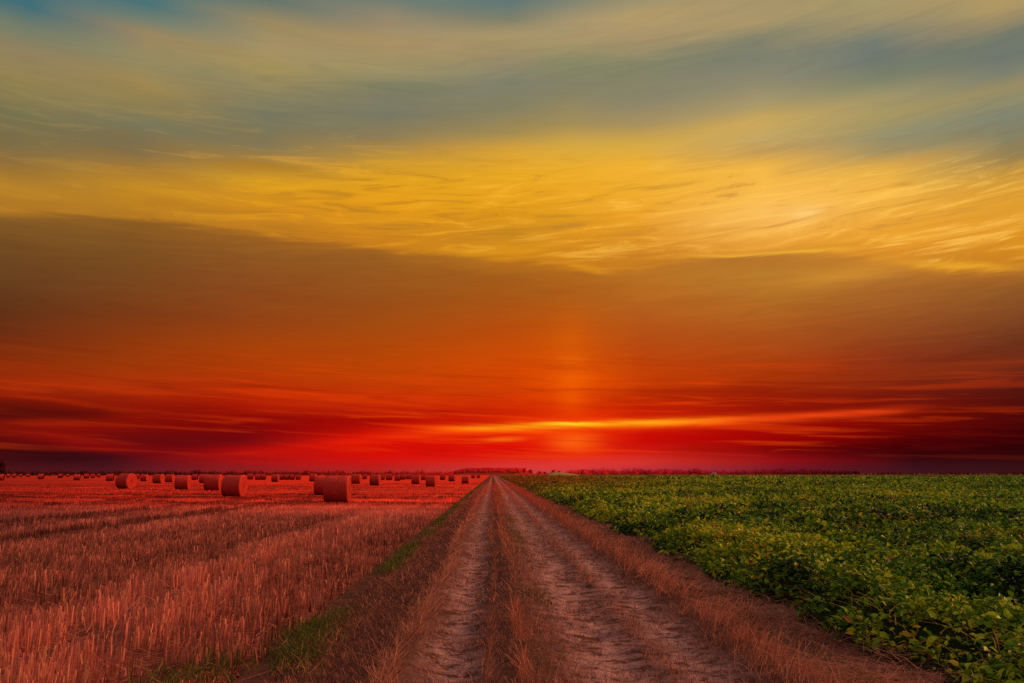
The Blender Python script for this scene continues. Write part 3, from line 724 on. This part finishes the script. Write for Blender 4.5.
def wood_row(name, label, px0, px1, dist, hfun, step, kw):
    T = Tris(); px = px0
    while px < px1:
        X, Y = far_point(px, dist + random.uniform(-25, 25)); h = hfun(px) * random.uniform(.62, .95)
        w = h * random.uniform(.35, .6) * kw
        V, F = leaf_cloud(X, Y, h * .52, w, w, h * .5, 90, h * .11); T.add(V, F)
        V, F = leaf_cloud(X + random.uniform(-2, 2), Y, h * .25, w * 1.5, w, h * .3, 40, h * .13); T.add(V, F)
        px += step * random.uniform(.6, 1.4)
    o = T.build(name, m_tree); tag(o, label, 'trees', 'stuff'); return o
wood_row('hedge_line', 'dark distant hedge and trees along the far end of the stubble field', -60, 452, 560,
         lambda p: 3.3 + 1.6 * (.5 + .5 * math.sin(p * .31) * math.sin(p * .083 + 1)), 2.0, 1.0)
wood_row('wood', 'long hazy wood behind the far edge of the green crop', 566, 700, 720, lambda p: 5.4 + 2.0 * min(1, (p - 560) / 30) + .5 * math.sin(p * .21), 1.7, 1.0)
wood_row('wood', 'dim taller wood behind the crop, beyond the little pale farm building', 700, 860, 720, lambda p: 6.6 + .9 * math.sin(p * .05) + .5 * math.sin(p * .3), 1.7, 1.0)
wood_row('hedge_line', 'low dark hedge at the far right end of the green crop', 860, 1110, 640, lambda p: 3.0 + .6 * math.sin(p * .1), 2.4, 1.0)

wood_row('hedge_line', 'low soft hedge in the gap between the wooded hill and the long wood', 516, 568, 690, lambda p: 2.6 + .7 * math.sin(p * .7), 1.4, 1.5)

# wooded hill at the end of the track
x0, _ = far_point(440, 800); x1, _ = far_point(530, 800)
def hill_z(X, Y):
    u = (X - x0) / (x1 - x0); up = np.clip(u / .35, 0, 1); dn = np.clip((1.06 - u) / .18, 0, 1)
    s = (up * up * (3 - 2 * up)) * (dn * dn * (3 - 2 * dn))
    return 6.2 * s * np.clip(1 - ((Y - 830) / 60) ** 2, 0, 1) - .4
m_hill, N = material('hill_ground'); N.surface(N.mix(N.noise(N.pos(), .1, 4), (.24, .012, .012), (.36, .02, .015)))
o = grid_sheet('hill', np.linspace(x0 - 20, x1 + 20, 60), np.linspace(765, 895, 24), hill_z, m_hill)
tag(o, 'low hill at the far end of the track', 'hill', 'structure')
T = Tris()
for _ in range(300):
    X = random.uniform(x0 + 6, x1 - 1); Y = random.uniform(785, 830); zb = float(hill_z(np.array(X), np.array(Y)))
    if zb < 0.2: zb = 0.0
    h = random.uniform(2.0, 3.0); V, F = leaf_cloud(X, Y, zb + h * .4, h * .8, h * .8, h * .5, 40, .55); T.add(V, F)
o = T.build('hill_wood', m_tree); tag(o, 'reddish woodland covering the low hill at the end of the track', 'woodland', 'stuff')

def make_tree(px, dist, h, w, label, n=260):
    X, Y = far_point(px, dist); root = bpy.data.objects.new('tree', None); COL.objects.link(root); root.location = (X, Y, -.1)
    ns = 8; V = []; F = []
    for i, (zz, r) in enumerate(((0, .05 * h), (h * .3, .035 * h), (h * .75, .015 * h))):
        for k in range(ns): V.append((r * math.cos(TAU * k / ns), r * math.sin(TAU * k / ns), zz))
    for i in range(2):
        for k in range(ns): a, b = i * ns + k, i * ns + (k + 1) % ns; F.append((a, b, b + ns, a + ns))
    for (ang, zz) in ((.4, .35), (2.3, .42), (4.1, .5), (5.3, .58)):      # limbs
        b = len(V); c = Vector((0, 0, h * zz)); e = Vector((math.cos(ang) * w * .8, math.sin(ang) * w * .8, h * (zz + .22))); s = Vector((-math.sin(ang), math.cos(ang), 0)) * .015 * h
        V += [tuple(c + s), tuple(c - s), tuple(e - s * .3), tuple(e + s * .3)]; F.append((b, b + 1, b + 2, b + 3))
    mesh_obj('trunk', V, F, m_bark, None, True, root)
    T = Tris()
    for _ in range(7):
        a = random.uniform(0, TAU); q = random.uniform(0, .55)
        V, F = leaf_cloud(math.cos(a) * w * q, math.sin(a) * w * q, h * random.uniform(.38, .85), w * .55, w * .55, h * .18, n // 7, h * .09); T.add(V, F)
    T.build('crown', m_tree, root)
    tag(root, label, 'tree'); return root
make_tree(0, 300, 6.2, 1.9, 'dark tree standing behind the first bale at the edge of the field', 420)
for px, h, w, lab in ((524, 6.6, 1.2, 'pointed hazy tree just past the shoulder of the wooded hill'), (531, 5.4, 1.3, 'small hazy tree in the gap right of the pointed tree'),
                      (539, 4.0, 1.6, 'low rounded hazy tree midway in the gap between hill and wood'), (545, 3.6, 1.3, 'lowest bushy hazy tree left of the pale green bank'),
                      (553.5, 5.6, 1.5, 'round-topped hazy tree above the pale green bank'), (559, 4.4, 1.1, 'thin hazy tree between the green bank and the long wood')):
    make_tree(px, 700, h, w * 1.9, lab, 700)

# pale green bank beyond the crop
bx0, by = far_point(546, 500); bx1, _ = far_point(584, 500)
m_bank, N = material('bank_grass'); N.surface(N.mix(N.noise(N.pos(), .4, 4), (.22, .16, .05), (.42, .30, .09)))
o = grid_sheet('bank', np.linspace(bx0, bx1, 40), np.linspace(by - 14, by + 14, 12),
    lambda X, Y: np.clip(1 - ((Y - by) / 14) ** 2, 0, 1) * (2.5 * np.sin(np.clip((X - bx0) / (bx1 - bx0), 0, 1) ** .55 * math.pi) ** .8) - .15 + (fbm(X, Y, 5) - .5) * .2, m_bank)
tag(o, 'pale green grassy bank at the far edge of the crop', 'bank', 'structure')

# little pale farm building in front of the wood
def box(v0, v1):
    (a, b, c), (d, e, f) = v0, v1
    V = [(a, b, c), (d, b, c), (d, e, c), (a, e, c), (a, b, f), (d, b, f), (d, e, f), (a, e, f)]
    return V, [(0, 3, 2, 1), (4, 5, 6, 7), (0, 1, 5, 4), (1, 2, 6, 5), (2, 3, 7, 6), (3, 0, 4, 7)]
m_wall, N = material('pale_render'); N.surface(N.mix(N.noise(N.pos(), 1), (.80, .50, .50), (.90, .62, .60)))
m_roof, N = material('dull_roof'); N.surface(N.mix(N.noise(N.pos(), 2), (.30, .07, .06), (.42, .11, .09)))
m_dark, N = material('dark_opening'); N.surface(N.mix(N.noise(N.pos(), 2), (.04, .02, .02), (.06, .03, .03)))
X, Y = far_point(714, 560)
root = bpy.data.objects.new('farm_building', None); COL.objects.link(root); root.location = (X, Y, 0); root.scale = (1, 1, 1.25)
V, F = box((-1.3, 0, -.2), (2.2, 4, 1.35)); mesh_obj('wall', V, F, m_wall, None, False, root)
mesh_obj('roof', [(-1.5, -.3, 1.353), (2.4, -.3, 1.353), (2.4, 4.3, 1.353), (-1.5, 4.3, 1.353), (-1.5, 2, 2.2), (2.4, 2, 2.2)],
         [(0, 1, 5, 4), (2, 3, 4, 5), (0, 3, 2, 1), (1, 2, 5, 5), (3, 0, 4, 4)][:3], m_roof, None, False, root)
V, F = box((-.9, -.06, -.15), (.1, -.004, 1.1)); mesh_obj('door', V, F, m_dark, None, False, root)
tag(root, 'tiny pale farm building in front of the hazy wood beyond the crop', 'building')

# tall weeds standing above the crop
def weed(px, py, h, label):
    X, Y = at(px, py); root = bpy.data.objects.new('weed', None); COL.objects.link(root); root.location = (X, Y, 0)
    n = 9; hp = Heap()
    hp.add(*blades(RNG.normal(0, .05, n), RNG.normal(0, .05, n), np.zeros(n), U(n, h * .7, h), np.full(n, .014), U(n, 0, TAU), U(n, .05, .25), U(n, 0, .15), U(n, -.6, .6), U(n, .2, .7), 4, .4))
    st = hp.build('stem', m_stem); st.parent = root
    hp = Heap(); n = 170; zz = U(n, h * .25, h * .95)
    hp.add(*blades(RNG.normal(0, .10, n), RNG.normal(0, .10, n), zz, U(n, .04, .10), U(n, .012, .03), U(n, 0, TAU), U(n, .4, 1.3), U(n, 0, .8), U(n, 0, TAU), U(n, .3, 1), 2, .2))
    lv = hp.build('foliage', m_weed); lv.parent = root
    tag(root, label, 'weed', None, 'weeds standing in the crop')
m_weed = blade_mat('weed_leaf', (.06, .09, .02), (.20, .22, .06), None, None, .2)
weed(690, 523, 1.0, 'tall pale weed standing above the crop, larger of two neighbours')
weed(703, 518, .75, 'shorter pale weed beside the taller one in the crop')

# ------------------------------------------------------------------ render settings
scene.view_settings.view_transform = 'Standard'; scene.view_settings.look = 'None'; scene.view_settings.exposure = 0
scene.cycles.max_bounces = 4; scene.cycles.diffuse_bounces = 2; scene.cycles.glossy_bounces = 2; scene.cycles.transmission_bounces = 3
scene.cycles.use_denoising = False
